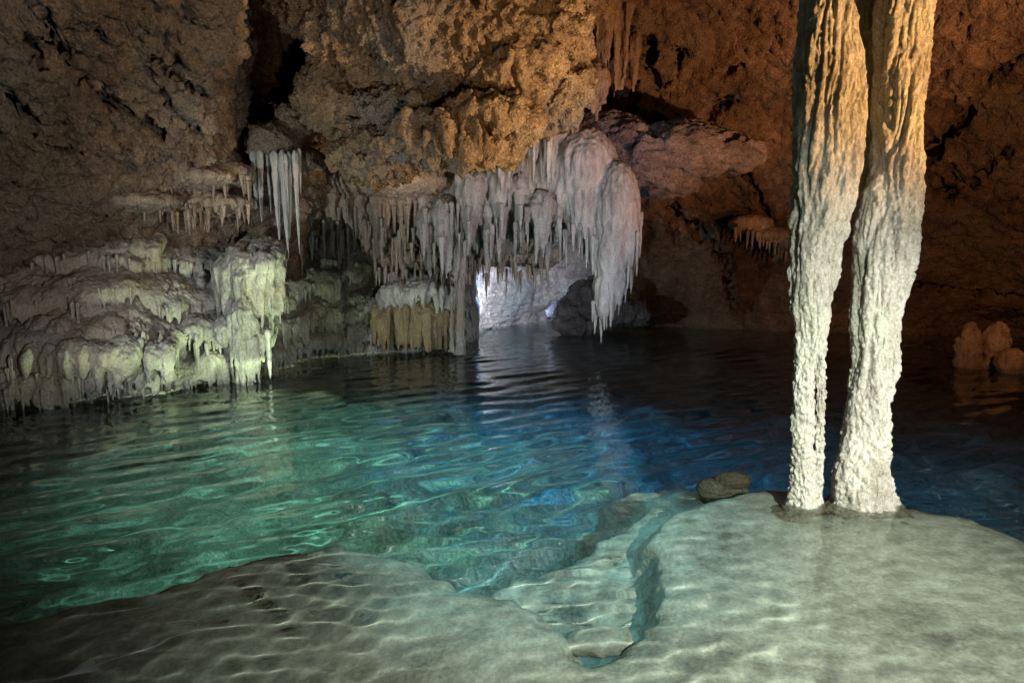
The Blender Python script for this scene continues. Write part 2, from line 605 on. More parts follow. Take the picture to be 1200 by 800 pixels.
# shallow shelf in the foreground with a notch in its edge
edge = [(-500, 775), (-250, 752), (0, 722), (60, 702), (150, 683), (250, 655), (340, 632), (400, 627), (460, 638), (500, 655),
        (540, 678), (600, 690), (640, 712), (664, 738), (656, 755), (690, 767), (730, 753), (748, 735), (772, 706), (780, 684),
        (772, 655), (762, 625), (776, 606), (830, 588), (900, 576), (960, 583), (1060, 597), (1130, 605), (1200, 632), (1290, 690), (1420, 790)]
poly = [tuple(under(x, y, -0.22)[:2]) for x, y in edge] + [(4.5, -1.5), (-5.0, -1.5), (-5.0, 1.2)]
ledge_px = [(560, 700), (622, 676), (690, 640), (752, 607), (768, 585), (738, 574), (800, 566), (850, 575), (900, 600), (860, 680), (780, 760), (690, 800), (600, 780)]
ledge = [tuple(under(x, y, -0.72)[:2]) for x, y in ledge_px]
stone_px = [(652, 742), (672, 726), (712, 720), (742, 730), (750, 740), (728, 757), (692, 770), (662, 762)]


def shelf_z(X, Y):
    Q = np.stack([X, Y, 0 * X], -1).reshape(-1, 3)
    n1 = fbm(Q, 1.6, 4, .5, 6).reshape(X.shape)
    n2 = fbm(Q, 5.0, 4, .55, 7).reshape(X.shape)
    n3 = fbm(Q * np.array([1, 2.2, 1]), 2.6, 4, .55, 8, 'r').reshape(X.shape)
    top = -0.34 + 0.10 * sstep(-0.6, 1.4, X) + 0.07 * sstep(3.3, 4.3, Y) * sstep(.8, 1.6, X) - 0.06 * sstep(2.6, 1.2, Y) + 0.04 * n1 + 0.014 * n2 + 0.03 * n3 * sstep(1.0, -1.5, X)
    top = np.minimum(top, -0.11) + 0.06 * np.exp(-((X - 2.25) ** 2 + (Y - 4.35) ** 2) / 0.35)
    sd = poly_sd(X, Y, poly) + 0.05 * n2 + 0.06 * n1
    z1 = np.where(sd > 0, top - 0.07 * np.exp(-sd / 0.07), top - 0.07 + sd * 3.2)
    sd2 = poly_sd(X, Y, ledge) + 0.06 * n2 + 0.06 * n1
    t2 = -0.72 + 0.10 * n1 + 0.05 * n2
    z2 = np.where(sd2 > 0, t2 - 0.05 * np.exp(-sd2 / 0.06), t2 - 0.05 + sd2 * 2.5)
    return np.maximum(z1, z2)


nx, ny = 410, 280
gx, gy = np.meshgrid(np.linspace(-5, 4.6, nx), np.linspace(-1.2, 5.6, ny))
gz = shelf_z(gx, gy)
fc = grid_faces(ny, nx)
keep = (gz.ravel() > -2.4)[fc].any(1)
shelf = struct(link('rock_shelf', make_mesh('rock_shelf', np.stack([gx, gy, gz], -1).reshape(-1, 3), fc[keep]), M['shelf']))
shelf['label'] = 'shallow submerged limestone shelf in the foreground with a notched edge'

sp = under(702, 745, -0.34)
me = fuse([ellipsoid(sp + np.array([0, 0, -.06]), (.18, .11, .09)), ellipsoid(sp + np.array([.05, .03, -.05]), (.13, .10, .08)), ellipsoid(sp + np.array([-.07, -.02, -.07]), (.12, .08, .08))], .01, 2)
co, no = get_co(me)
co[:, 2] = np.minimum(co[:, 2], sp[2] + .02 * co[:, 0] + .012 * fbm(co, 6, 3, .5, 2))
set_co(me, co + no * (0.012 * fbm(co, 9, 3, .5, 3))[:, None])
tag(link('sunken_stone', me, M['shelf']), 'flat grey stone lying under water in the notch of the shelf', 'stone')

# ------------------------------------------------------------------ columns
def column(name, sil, Y, knob, seed, mat, parent=None, ztop=6.0, nth=184, nz=430, depth=0.85, flute=1.0):
    """sil: (py, x_left, x_right) outline of the shaft as seen across it, made round"""
    sil = np.array(sil, float)
    L_ = at(sil[:, 1], sil[:, 0], np.full(len(sil), Y))
    R = at(sil[:, 2], sil[:, 0], np.full(len(sil), Y))
    zk = L_[:, 2]
    o_ = np.argsort(zk)
    zk, cx, hw = zk[o_], ((L_[:, 0] + R[:, 0]) / 2)[o_], ((R[:, 0] - L_[:, 0]) / 2)[o_]
    z = np.linspace(zk[0], min(zk[-1], ztop), nz)
    k = np.interp(z, zk, np.arange(len(zk)))
    W = cr_weights(len(zk), k)
    c, h = W @ cx, (W @ hw) * 0.845
    th = np.arange(nth) / nth * 2 * math.pi
    P = np.stack([c[:, None] + h[:, None] * np.cos(th), Y + h[:, None] * depth * np.sin(th), z[:, None] + 0 * th], -1)
    Nn = np.stack([np.cos(th) + 0 * z[:, None], np.sin(th) / depth + 0 * z[:, None], 0 * z[:, None] + 0 * th], -1)
    Nn /= np.linalg.norm(Nn, axis=-1, keepdims=True)
    Pf, Nf = P.reshape(-1, 3), Nn.reshape(-1, 3)
    kn = 1 - sstep(knob - 0.5, knob + 0.5, Pf[:, 2])
    hh = np.repeat(h, nth)
    Qf = Pf * np.array([1, 1, 0.09]) + 0.05 * np.stack([perlin(Pf * 2.2 + seed), perlin(Pf * 2.2 + seed + 5), 0 * hh], 1)
    ribs = np.sqrt(np.abs(perlin(Qf * 9 + seed)) + 0.004) - 0.42
    ribs2 = np.sqrt(np.abs(perlin(Qf * 23 + seed + 3)) + 0.01) - 0.42
    big = fbm(Pf * np.array([1, 1, .55]), 3.2, 3, .5, seed + 1)
    pop = 0.55 - worley(Pf, 17, seed)
    pop2 = 0.55 - worley(Pf, 38, seed + 2)
    patch = sstep(-.35, .35, fbm(Pf, 3.0, 3, .5, seed + 7))
    pop = pop * (.25 + .95 * patch)
    pop2 = pop2 * (.4 + .8 * (1 - patch))
    d = hh * (0.34 * flute * ribs * (1 - 0.65 * kn) + 0.16 * big) + 0.032 * ribs2 * (1 - .5 * kn)
    d = d + (0.014 + 0.012 * kn) * pop + (0.012 + 0.014 * kn) * pop2 + 0.022 * fbm(Pf, 8, 5, .65, seed + 4)
    d = d - d.mean() - 0.004
    Pf = Pf + Nf * d[:, None]
    o = link(name, make_mesh(name, Pf, grid_faces(nz, nth, True)), mat, parent)
    return o


colA = empty('limestone_column', (0, 0, 0), 'pale fluted limestone column on the shelf, splitting into a thin side strand near its foot', 'column', 'columns standing on the shelf')
column('shaft', [(-260, 938, 1002), (-120, 938, 1003), (0, 934, 1004), (60, 929, 1010), (120, 926, 1012), (200, 925, 1011), (250, 925, 1003), (300, 926, 990), (350, 925, 982),
                 (400, 927, 969), (430, 927, 958), (480, 926, 956), (530, 925, 957), (570, 922, 960), (592, 917, 964), (612, 912, 968)], 4.32, 1.0, 3.3, M['column'], colA)
column('side_strand', [(370, 946, 974), (410, 950, 970), (440, 954, 969), (500, 955, 967), (540, 953, 966), (580, 950, 966), (610, 946, 966)], 4.36, 3.0, 8.1, M['column'], colA, nth=90, nz=200, flute=.4)
colB = empty('limestone_column', (0, 0, 0), 'pale knobbly limestone column on the shelf, thicker, with a swollen waist and wide brown foot', 'column', 'columns standing on the shelf')
column('shaft', [(-260, 1030, 1105), (-120, 1026, 1100), (0, 1022, 1096), (60, 1022, 1090), (120, 1022, 1085), (190, 1020, 1082), (225, 1008, 1080), (260, 1001, 1080), (310, 998, 1077),
                 (350, 996, 1062), (390, 994, 1055), (425, 995, 1057), (460, 992, 1050), (500, 985, 1047), (540, 974, 1045), (575, 968, 1055), (598, 965, 1063), (620, 960, 1066)], 4.36, 0.9, 5.9, M['column'], colB)
column('rear_rib', [(-260, 1000, 1030), (-100, 1002, 1032), (0, 1002, 1028), (80, 1004, 1026), (170, 1006, 1032), (250, 1000, 1034), (330, 1002, 1030)], 4.62, -1, 2.2, M['column'], colB, nth=90, nz=240)

# ------------------------------------------------------------------ fused rock masses
def mass(name, blobs, voxel, style, seed, mat, parent=None, amp=1.0, extra=()):
    """blobs: (px, py, Y, half width px, half height px, half depth m)"""
    pcs = []
    for px, py, Y, rx, ry, rd in blobs:
        s = Y / F_PX
        pcs.append(ellipsoid(at(px, py, Y), (rx * s, rd, ry * s)))
    pcs += list(extra)
    me = fuse(pcs, max(voxel, blobs[0][2] * .0031) if blobs[0][2] > 6 else voxel, 3)
    co, no = get_co(me)
    if style == 'crag':
        co = co + no * crag(co, amp, seed)[:, None]
        set_co(me, co)
        co, no = get_co(me)
        co = co + no * (amp * 0.07 * fbm(co, 7, 4, .65, seed + 5, 'b'))[:, None]
    elif style == 'layer':
        Q = co * np.array([1, 1, 3.2])
        co = co + no * (amp * (0.10 * fbm(Q, 2.0, 4, .55, seed, 'r') + 0.05 * fbm(Q, 6, 4, .6, seed + 2)))[:, None]
    else:
        co = co + no * (.6 * flow(co, amp, seed) + .5 * flow(co, amp, seed + 11, 15.0))[:, None]
    set_co(me, co)
    return link(name, me, mat, parent)


mass('foot', [(1012, 600, 4.34, 44, 17, .24), (1045, 604, 4.3, 20, 12, .16), (985, 604, 4.28, 20, 13, .16), (1015, 618, 4.3, 56, 9, .3)], .012, 'crag', 21.0, M['foot'], colB, .12)
mass('foot', [(940, 604, 4.3, 25, 11, .14), (960, 606, 4.3, 12, 8, .1), (935, 616, 4.28, 36, 8, .2)], .012, 'crag', 22.0, M['foot'], colA, .12)
hang = mass('hanging_rock', [(440, -40, 9.4, 116, 110, 1.4), (510, 40, 9.4, 146, 78, 1.5), (520, 115, 9.6, 120, 60, 1.0), (400, 110, 9.5, 44, 40, .7),
                             (505, 176, 8.75, 92, 22, .9), (440, 192, 8.9, 44, 20, .7), (570, 152, 8.8, 56, 24, .8), (470, 150, 9.0, 60, 26, .7),
                             (640, 48, 9.4, 44, 48, .9), (650, 108, 9.5, 36, 34, .7), (626, 36, 8.8, 20, 18, .4), (600, 90, 9.2, 60, 40, .9), (560, -80, 9.5, 190, 120, 1.8)],
            0.025, 'crag', 4.0, M['hang'], amp=1.1)
tag(hang, 'huge ochre rock mass hanging from the vault over the pool', 'rock')
knob = mass('rock_lump', [(322, 172, 9.9, 28, 24, .5), (345, 150, 10.2, 18, 24, .4), (350, 190, 10.2, 30, 14, .4)], 0.03, 'crag', 6.0, M['wall'], amp=.35)
tag(knob, 'small grey brown rock knob above the bluish straight stalactites', 'rock')
slab = mass('rock_slab', [(800, 178, 12.6, 62, 28, .9), (845, 182, 12.4, 44, 15, .6), (760, 188, 12.8, 56, 29, 1.0), (870, 187, 12.3, 18, 9, .4), (730, 175, 13.0, 40, 26, 1.0), (778, 212, 13.0, 38, 14, .8),
                          (700, 170, 13.4, 60, 30, 1.2)], 0.028, 'layer', 7.0, M['slab'], amp=1.5)
tag(slab, 'jutting grey violet rock slab tapering to a point beside the pendant flowstone', 'rock')
shore = mass('shore_rock', [(700, 348, 15.6, 34, 24, .8), (730, 366, 15.6, 44, 18, .8), (672, 364, 15.6, 26, 14, .6), (690, 378, 15.4, 44, 9, .6)], 0.035, 'crag', 9.0, M['slab'], amp=.8)
tag(shore, 'grey boulder at the far waterline beside the bright blue white recess', 'rock')
for k, (bl, lab) in enumerate([
    ([(1137, 408, 10.4, 12, 28, .16), (1135, 430, 10.4, 13, 14, .18)], 'narrow upright brown stone stump at the open water end of the stump row'),
    ([(1168, 404, 10.3, 14, 26, .18), (1162, 428, 10.3, 12, 14, .18)], 'round topped brown stone stump in the water between its two neighbours'),
    ([(1185, 425, 9.9, 20, 20, .22), (1205, 428, 9.9, 26, 16, .22)], 'low broad stone stump in the water at the wall end of the stump row')]):
    tag(mass('stone_stump', bl, 0.016, 'crag', 12.0 + k, M['drip'], amp=.34), lab, 'stump', 'stone stumps in the pool')
bp = under(858, 562, -0.24)
s_ = bp[1] / F_PX
me = fuse([ellipsoid(bp, (.16, .15, .17)), ellipsoid(bp + np.array([-.08, .02, -.25]), (.22, .2, .25)), ellipsoid(bp + np.array([0.0, .02, -.8]), (.22, .2, .5))], .015, 2)
co, no = get_co(me)
set_co(me, co + no * (0.03 * fbm(co, 5, 4, .5, 3))[:, None])
tag(link('submerged_boulder', me, M['foot']), 'rounded yellowish boulder under water off the edge of the shelf', 'boulder')

# ------------------------------------------------------------------ stalactites
STAL = []


def stal_mesh(seed):
    r = random.Random(seed)
    nz, nt_ = 34, 18
    t = np.linspace(0, 1, nz)
    th = np.arange(nt_) / nt_ * 2 * math.pi
    prof = (1 - t) ** r.uniform(.55, .95) * (1 - 0.25 * np.sin(t * r.uniform(3, 6)) * (1 - t)) + 0.07 * (1 - t)
    prof = prof * 0.80 + 0.10 * np.exp(-t / 0.12) + 0.045
    prof = prof * np.sqrt(np.clip((t + .002) / .07, 0, 1))
    prof[-1] = 0.004
    prof[-2] *= 0.8
    bx, by = r.uniform(-.25, .25), r.uniform(-.25, .25)
    ph = [r.uniform(0, 6.28) for _ in range(6)]
    fl_ = 0.13 * np.sin(3 * th + ph[0])[None] + 0.10 * np.sin(5 * th + ph[1] + 1.5 * t[:, None]) + 0.06 * np.sin(8 * th + ph[2] - 2 * t[:, None])
    rings = 0.08 * np.sin(t * r.uniform(18, 34) + ph[3]) + 0.05 * np.sin(t * 51 + ph[4])
    rad = prof[:, None] * (1 + fl_ + rings[:, None])
    P = np.stack([rad * np.cos(th) + bx * (t ** 2)[:, None], rad * np.sin(th) + by * (t ** 2)[:, None], -t[:, None] + 0 * th], -1).reshape(-1, 3)
    return make_mesh('stalactite', P, grid_faces(nz, nt_, True)[:, ::-1])


STAL_BASE = [stal_mesh(k) for k in range(9)]
_variant = {}


def stalactite(top, length, rad, mat, parent, name='stalactite'):
    k = random.randrange(9)
    key = (k, mat.name)
    if key not in _variant:
        me = STAL_BASE[k].copy()
        me.materials.append(mat)
        _variant[key] = me
    o = bpy.data.objects.new(name, _variant[key])
    COL.objects.link(o)
    o.location = [float(c) for c in top]
    o.scale = (rad, rad, length)
    o.rotation_euler = (random.uniform(-.03, .03), random.uniform(-.03, .03), random.uniform(0, 6.28))
    if parent is not None:
        o.parent = parent
    return o


def stal_px(px, py0, py1, wpx, Y, mat, parent, name='stalactite'):
    a, b = at(px, py0, Y), at(px, py1, Y)
    return stalactite(a, max(a[2] - b[2], .03), wpx * Y / F_PX * 0.5 * 1.25, mat, parent, name)


def lobe(name, x0, x1, py_top, py_hem, Y, mat, parent, n=18, deep=None, tip=0.35, seed=0, voxel=0.022, lean=0.0, amp=1.0, neck=0.7, taper=1.0):
    """a rounded flowstone apron running out into hanging points"""
    s = Y / F_PX
    return lobe_w(name, at((x0 + x1) / 2, py_top, Y)[0], Y, at(0, py_top, Y)[2], at(0, py_hem, Y)[2], (x1 - x0) / 2 * s, mat, parent, n, deep, tip, seed, voxel, lean, amp, neck, taper)


def lobe_w(name, cx, Y, zt, zh, hw, mat, parent, n=18, deep=None, tip=0.35, seed=0, voxel=0.022, lean=0.0, amp=1.0, neck=0.0, taper=1.0):
    r = random.Random(seed)
    voxel = max(voxel, Y * .0026)
    dp = deep or hw * 0.8
    H = zt - zh
    if neck:
        # a fall of stone: ribs start back in the rock, come forward over a shoulder and hang
        pcs = [ellipsoid((cx, Y + dp * .15, zt - H * .30), (hw * .72, dp * .7, H * .30), 16, 10)]
        m_ = max(12, int(n * 1.6))
        for k in range(m_):
            a = (k + r.uniform(-.5, .5)) / (m_ - 1) * 2 - 1
            lay = r.random()
            yf = Y - dp * math.sqrt(max(0, 1 - a * a)) * (1 - 1.1 * lay)
            rr = max(.022, hw * r.uniform(.9, 2.2) / math.sqrt(m_) * .62)
            sh = zt - H * (.04 + .22 * a * a * r.random() + .22 * r.random() * (1 - lay))
            tipz = zt - H * (1 - tip * r.random() ** .7 - (.12 if taper > .8 else .34) * a * a)
            tipz = min(tipz, sh - .06)
            X = cx + a * hw
            px_ = np.array([.75, .85, .95, 1, 1, .97, .97, .97, .97]) * np.interp(np.arange(9), [0, 4, 8], [1, 1, taper]) * (X - cx) + cx + lean * H * np.linspace(0, 1, 9) + r.uniform(-.03, .03) * np.linspace(0, 1, 9)
            ye = Y + (yf - Y) * taper
            py_ = np.array([Y + .45 * neck + dp * .4, Y + .22 * neck + dp * .2, yf + .08, yf, yf, .75 * yf + .25 * ye, .5 * (yf + ye), .25 * yf + .75 * ye, ye])
            pz_ = np.concatenate([[sh + .30 * neck, sh + .16 * neck, sh + .05], sh - (sh - tipz) * np.array([.08, .28, .48, .68, .86, 1])])
            pcs.append(tube(np.stack([px_, py_, pz_], 1), np.maximum(rr * np.array([1.2, 1.15, 1.1, 1.05, .95, .8, .6, .36, .1]), voxel * .7), 8))
    else:
        hd = min(hw * .85, H * r.uniform(.40, .62))
        pcs = [ellipsoid((cx, Y, zt - hd), (hw * .82, dp * .82, hd), 18, 10)]
        nin = max(5, n // 2)
        for k in range(nin):
            a = k * 2.39996 + r.uniform(-.3, .3)
            q = math.sqrt((k + .5) / nin) * .75
            rr = hw * r.uniform(.8, 1.3) / math.sqrt(nin)
            ln = H * (1 - tip * r.random())
            top = zt - hd * (1 - math.sqrt(1 - q * q)) - rr * .5
            X, YY = cx + math.cos(a) * q * hw, Y + math.sin(a) * q * dp
            tt = np.linspace(0, 1, 7)
            path = np.stack([X + lean * tt * H + .02 * np.sin(tt * 5 + k), YY + 0 * tt, top + (zt - ln - top) * tt], 1)
            pcs.append(tube(path, np.maximum(rr * np.array([.7, 1, 1.0, .9, .72, .45, .12]), voxel * .8), 9))
        rr0 = max(.022, hw * .095)
        m_ = min(44, int(2 * math.pi * hw * .95 / (rr0 * 1.7)))
        for k in range(m_):
            a = (k + r.uniform(-.35, .35)) / m_ * 2 * math.pi
            if math.sin(a) > .6:
                continue
            rr = rr0 * r.uniform(.65, 1.3)
            qe = r.uniform(.78, 1.04)
            qs = np.array([.30, .55, .78, .93, 1.0, 1.0, 1.0, 1.0, 1.0]) * qe
            dz = hd * (1 - np.sqrt(np.clip(1 - (qs / 1.06) ** 2, 0, 1)))
            ln = H * (1 - tip * r.random() ** .8 - .10)
            ztip = zt - ln
            zz = zt - dz
            zr = zz[4]
            zz[4:] = zr + (min(ztip, zr - .05) - zr) * np.array([0, .28, .55, .8, 1])
            wob = r.uniform(-.02, .02) * np.linspace(0, 1, 9)
            path = np.stack([cx + np.cos(a) * qs * hw + wob, Y + np.sin(a) * qs * dp, zz], 1)
            pcs.append(tube(path, np.maximum(rr * np.array([.5, .8, 1, 1, 1, .9, .75, .5, .15]), voxel * .75), 8))
    me = fuse(pcs, voxel, 2)
    co, no = get_co(me)
    set_co(me, co + no * (flow(co, amp * .65, seed * 1.3, 14.0) + .025 * amp * fbm(co, 5, 4, .6, seed))[:, None])
    return link(name, me, mat, parent)


# ---- central curtain
cur = empty('stalactite_curtain', (0, 0, 0), 'broad grey violet stalactite curtain in tiers under the ochre hanging rock', 'stalactites')
mass('rock_core', [(600, 190, 12.0, 60, 45, .7), (560, 235, 12.2, 62, 40, .7), (640, 215, 12.0, 70, 50, .7), (600, 265, 12.3, 70, 34, .6), (530, 255, 12.4, 30, 32, .5), (610, 150, 11.6, 60, 34, 1.0)], 0.035, 'flow', 3.0, M['flow'], cur, 1.6)
for i, (x0, x1, a, b, Y, n, mt, tp) in enumerate([
    (488, 516, 240, 322, 11.5, 10, 'flow', .45), (505, 532, 236, 332, 11.3, 12, 'flow', .35), (524, 549, 232, 345, 11.5, 11, 'flow', .40),
    (536, 568, 200, 302, 11.2, 13, 'flow', .35), (556, 584, 222, 318, 11.4, 12, 'pale', .40), (577, 604, 188, 300, 11.2, 12, 'pale', .40),
    (597, 624, 205, 298, 11.3, 12, 'pale', .45), (616, 650, 225, 305, 11.2, 14, 'flow', .45), (640, 676, 160, 290, 11.4, 16, 'flow', .35),
    (560, 590, 175, 250, 11.7, 12, 'flow', .5), (510, 545, 215, 290, 11.9, 12, 'flow', .5), (600, 640, 165, 245, 11.7, 12, 'pale', .5)]):
    lobe('flowstone_lobe', x0, x1, a, b, Y, M[mt], cur, int(n * 1.3), None, tp, 20 + i, lean=.05 * math.sin(i * 2.1), taper=.5)
rs = random.Random(5)
for k in range(30):
    x = rs.uniform(496, 672)
    tb = float(np.interp(x, [490, 540, 575, 610, 680], [238, 205, 178, 158, 152]))
    hb = float(np.interp(x, [490, 540, 575, 620, 680], [320, 338, 312, 300, 288]))
    wd = rs.uniform(11, 20)
    y0 = rs.uniform(tb, max(tb + 5, hb - 75))
    lobe('flowstone_lobe', x - wd, x + wd, y0, min(hb + 8, y0 + rs.uniform(60, 105)), 11.25 + .5 * (hb - y0) / 150 + rs.uniform(-.1, .2), M[rs.choice(['flow', 'pale', 'flow', 'drip'])], cur, 12, None, .5, 150 + k, .026, lean=rs.uniform(-.08, .08), taper=rs.uniform(.35, .7))
for k in range(16):      # front row under the hanging rock
    x = 585 + k * 4.6 + rs.uniform(-2, 2)
    stal_px(x, 142 + rs.uniform(-6, 8) - (x - 585) * .15, rs.uniform(170, 232), rs.uniform(6, 12), 10.7 + rs.uniform(-.3, .4), M['pale'], cur)
for k in range(46):      # points along the hems
    x = rs.uniform(494, 668)
    y0 = rs.uniform(235, 285)
    stal_px(x, y0, y0 + rs.uniform(25, 58), rs.uniform(4, 9), 11.0 + rs.uniform(-.1, .5), M[rs.choice(['flow', 'pale', 'flow'])], cur)
for k in range(60):      # fine low fringe at the back
    x = rs.uniform(545, 645)
    y0 = rs.uniform(285, 320)
    stal_px(x, y0, y0 + rs.uniform(14, 34), rs.uniform(2.5, 5), 12.3 + rs.uniform(-.3, .3), M['drip'], cur)
mass('rear_ledge', [(590, 290, 12.6, 62, 22, .5), (630, 290, 12.7, 36, 24, .5), (540, 290, 12.7, 40, 20, .5)], 0.03, 'flow', 5.0, M['drip'], cur, 1.2)

# ---- pendant flowstone
pen = empty('flowstone_pendant', (0, 0, 0), 'large pale bell shaped flowstone pendant with its tips almost touching the water', 'flowstone')
mass('bell', [(686, 200, 11.4, 38, 46, .50), (664, 212, 11.5, 24, 46, .42), (690, 240, 11.35, 30, 44, .42), (722, 248, 11.15, 27, 58, .42), (735, 272, 11.12, 15, 46, .30), (714, 298, 11.08, 20, 44, .32), (707, 340, 11.0, 10, 34, .17), (724, 330, 11.05, 9, 30, .16)],
     .026, 'flow', 14.0, M['pale'], pen, 1.5)
rp = random.Random(9)
for k in range(34):      # ribs running out over the slanting hem
    a_ = rp.random()
    px = 672 + 78 * a_
    yt = float(np.interp(px, [672, 690, 705, 720, 735, 750], [250, 262, 318, 305, 290, 268])) + rp.uniform(-25, 5)
    yb = float(np.interp(px, [672, 690, 705, 720, 735, 750], [292, 312, 392, 380, 352, 318])) - 26 * rp.random() ** 1.5
    stal_px(px, yt, yb, rp.uniform(4.5, 9), 10.98 + .35 * abs(a_ - .55) + rp.uniform(-.08, .12), M['pale'], pen)
for px, y0, y1, wd in [(705, 330, 403, 9), (699, 345, 392, 6), (711, 330, 388, 7), (718, 320, 384, 8), (727, 315, 371, 7), (734, 305, 356, 7), (741, 295, 345, 6), (747, 270, 325, 5), (722, 330, 366, 6),
                       (695, 352, 378, 5), (688, 270, 315, 6), (680, 262, 300, 6), (672, 262, 296, 6), (737, 300, 338, 5), (656, 255, 292, 5)]:
    stal_px(px, y0, y1, wd, 10.95 + rs.uniform(-.15, .15), M['pale'], pen)

# ---- small pinkish drips above the pendant and draperies on the vault behind
dr = empty('rock_drapery', (0, 0, 0), 'pinkish brown ribbed drapery on the vault wall behind the hanging rock', 'drapery')
for i, (x0, x1, a, b, Y) in enumerate([(655, 690, 60, 150, 10.8), (684, 712, 78, 145, 11.2), (668, 700, -40, 100, 12.4), (694, 722, -60, 130, 12.8), (716, 742, -50, 140, 13.1), (736, 752, 30, 125, 13.4), (640, 672, -40, 60, 12.2)]):
    lobe('drapery_fold', x0, x1, a, b, Y, M['drip'], dr, 10, None, .35, 80 + i, 0.026, amp=1.3, taper=.7)

# ---- straight bluish stalactites under the knob
bun = empty('stalactite_bundle', (0, 0, 0), 'bundle of long straight bluish white stalactites hanging below the rock knob', 'stalactites')
for px, y0, y1, wd in [(297, 186, 246, 9), (305, 186, 262, 9), (313, 188, 252, 9), (321, 186, 270, 10), (330, 186, 306, 11), (338, 188, 282, 9), (345, 186, 300, 8), (350, 184, 228, 6), (325, 188, 290, 8), (301, 190, 240, 7), (334, 190, 262, 8)]:
    stal_px(px, y0 - 10, y1, wd * .85, 9.45 + rs.uniform(-.12, .15), M['pale'], bun)

# ------------------------------------------------------------------ flowstone banks (tiered)
def bank(name, ctrl, nv, nu, tiers, amp, seed, mat, parent, vt=None, flute=1.0, fringe=None, fringe_mat=None, fr_len=(.07, .30), fr_step=0.09, skirt=0.0, drips=0.0):
    P = loft(ctrl, nv, nu, vt)
    Nn = grid_normals(P)
    if np.median(np.sum(Nn * (EYE - P), -1)) < 0:
        Nn = -Nn
        inv = True
    else:
        inv = False
    v = np.linspace(0, 1, nv)[:, None] + 0 * P[..., 0]
    Pf, Nf = P.reshape(-1, 3), Nn.reshape(-1, 3)
    hor = np.stack([0 * Pf[:, 0], -np.ones(len(Pf)), 0 * Pf[:, 0]], 1) + 0.5 * Nf
    Q2 = np.stack([Pf[:, 0], Pf[:, 1] * .4, 0 * Pf[:, 0]], 1)
    ph = v.ravel() * tiers + 1.0 * fbm(Pf, 0.8, 3, .5, seed) + 0.35 * fbm(Q2, 2.4, 2, .5, seed + 1)
    tau = ph - np.floor(ph)
    cell = perlin(np.stack([Pf[:, 0] * .9, np.floor(ph) * 3.7 + seed, 0 * ph], 1))
    saw = (sstep(0, .55, tau) - 0.35) * (1 - sstep(.90, 1.0, tau)) - .35 * sstep(.90, 1.0, tau)
    a_ = amp * (0.75 + 0.6 * cell)
    face = sstep(.30, .60, tau)
    d = a_ * saw
    Pd = Pf + hor * d[:, None]
    fld = (0.45 * flow(Pf, flute, seed, 6.0, 0.14) + 0.42 * flow(Pf, flute, seed + 20, 14.0, 0.12)) * (0.40 + 0.9 * face)
    rough = 0.10 * fbm(Pf, 1.3, 3, .5, seed + 5) + 0.025 * fbm(Pf, 6, 4, .6, seed + 3, 'b')
    Pd = Pd + Nf * (fld + rough)[:, None]
    if skirt:
        # hem hanging over the water with ragged undercut holes
        hem = sstep(1 - skirt, 1.0, v.ravel())
        hole = sstep(0.05, 0.45, perlin(np.stack([Pf[:, 0] * 2.1 + seed, Pf[:, 1] * 1.2, 0 * ph], 1)))
        Pd[:, 1] += hem * (0.45 + 0.9 * hole)
    fcs = grid_faces(nv, nu)
    o = link(name, make_mesh(name, Pd, fcs[:, ::-1] if inv else fcs), mat, parent)
    if drips:
        G = Pd.reshape(nv, nu, 3)
        T = tau.reshape(nv, nu)
        I = np.floor(ph).astype(int).reshape(nv, nu)
        r = random.Random(int(seed * 10) + 1)
        per = {}
        stepu = max(1, int(drips / (np.linalg.norm(G[nv // 2, -1] - G[nv // 2, 0]) / nu)))
        for u in range(2, nu - 2, stepu):
            for q in np.where((T[:-1, u] < .86) & (T[1:, u] >= .86))[0]:
                uu = min(max(u + r.randint(-1, 1), 0), nu - 1)
                p = G[q, uu]
                if q < 26 or p[2] < .03 or p[0] < -.90 * p[1] or r.random() < .12:
                    continue
                up = G[[q - 24, q - 15, q - 7, q], uu] + np.array([0, -.012, 0])
                cl = float(perlin(np.array([[p[0] * 2.6 + seed, p[2] * 2.0, p[1]]]))[0]) * .5 + .5
                ln = (.06 + .62 * max(0, cl) ** 2.4 + .12 * r.random()) * r.uniform(.6, 1.3)
                ln = max(.04, min(ln, p[2] + .06))
                dn = up[-1] + np.array([[0, -.02, -.25 * ln], [0, -.02, -.55 * ln], [0, -.015, -.82 * ln], [0, -.01, -ln]])
                rr = r.uniform(.013, .030) * (1 + .5 * cl)
                per.setdefault(I[q, u], []).append(tube(np.vstack([up, dn]), np.maximum(rr * np.array([.5, .8, 1, 1.1, .95, .7, .42, .12]), .011), 7))
        for key, pcs in per.items():
            if len(pcs) < 4:
                continue
            me = fuse(pcs, .024, 1)
            co, no = get_co(me)
            set_co(me, co + no * (.010 * fbm(co, 14, 3, .6, seed))[:, None])
            link('drip_fringe', me, mat, parent)['kind'] = 'stuff'
    if fringe:
        G = Pd.reshape(nv, nu, 3)
        T = tau.reshape(nv, nu)
        r = random.Random(int(seed * 10))
        n = 0
        cand = []
        for u in range(2, nu - 2):
            colT = T[:, u]
            for q in np.where((colT[:-1] < .88) & (colT[1:] >= .88))[0]:
                cand.append((q, u))
        r.shuffle(cand)
        used = []
        for q, u in cand:
            p = G[q, u]
            if p[2] < 0.10 or p[0] < -.84 * p[1] or any(abs(p[0] - z[0]) < fr_step and abs(p[2] - z[2]) < .12 for z in used):
                continue
            used.append(p)
            ln = r.uniform(*fr_len) * (1 if r.random() < .8 else 1.5)
            ln = min(ln, p[2] - .02 + .12)
            stalactite(p + np.array([0, -.05, .06]), ln + .05, r.uniform(.016, .036), fringe_mat, parent)
            n += 1
            if n >= fringe:
                break
    return o


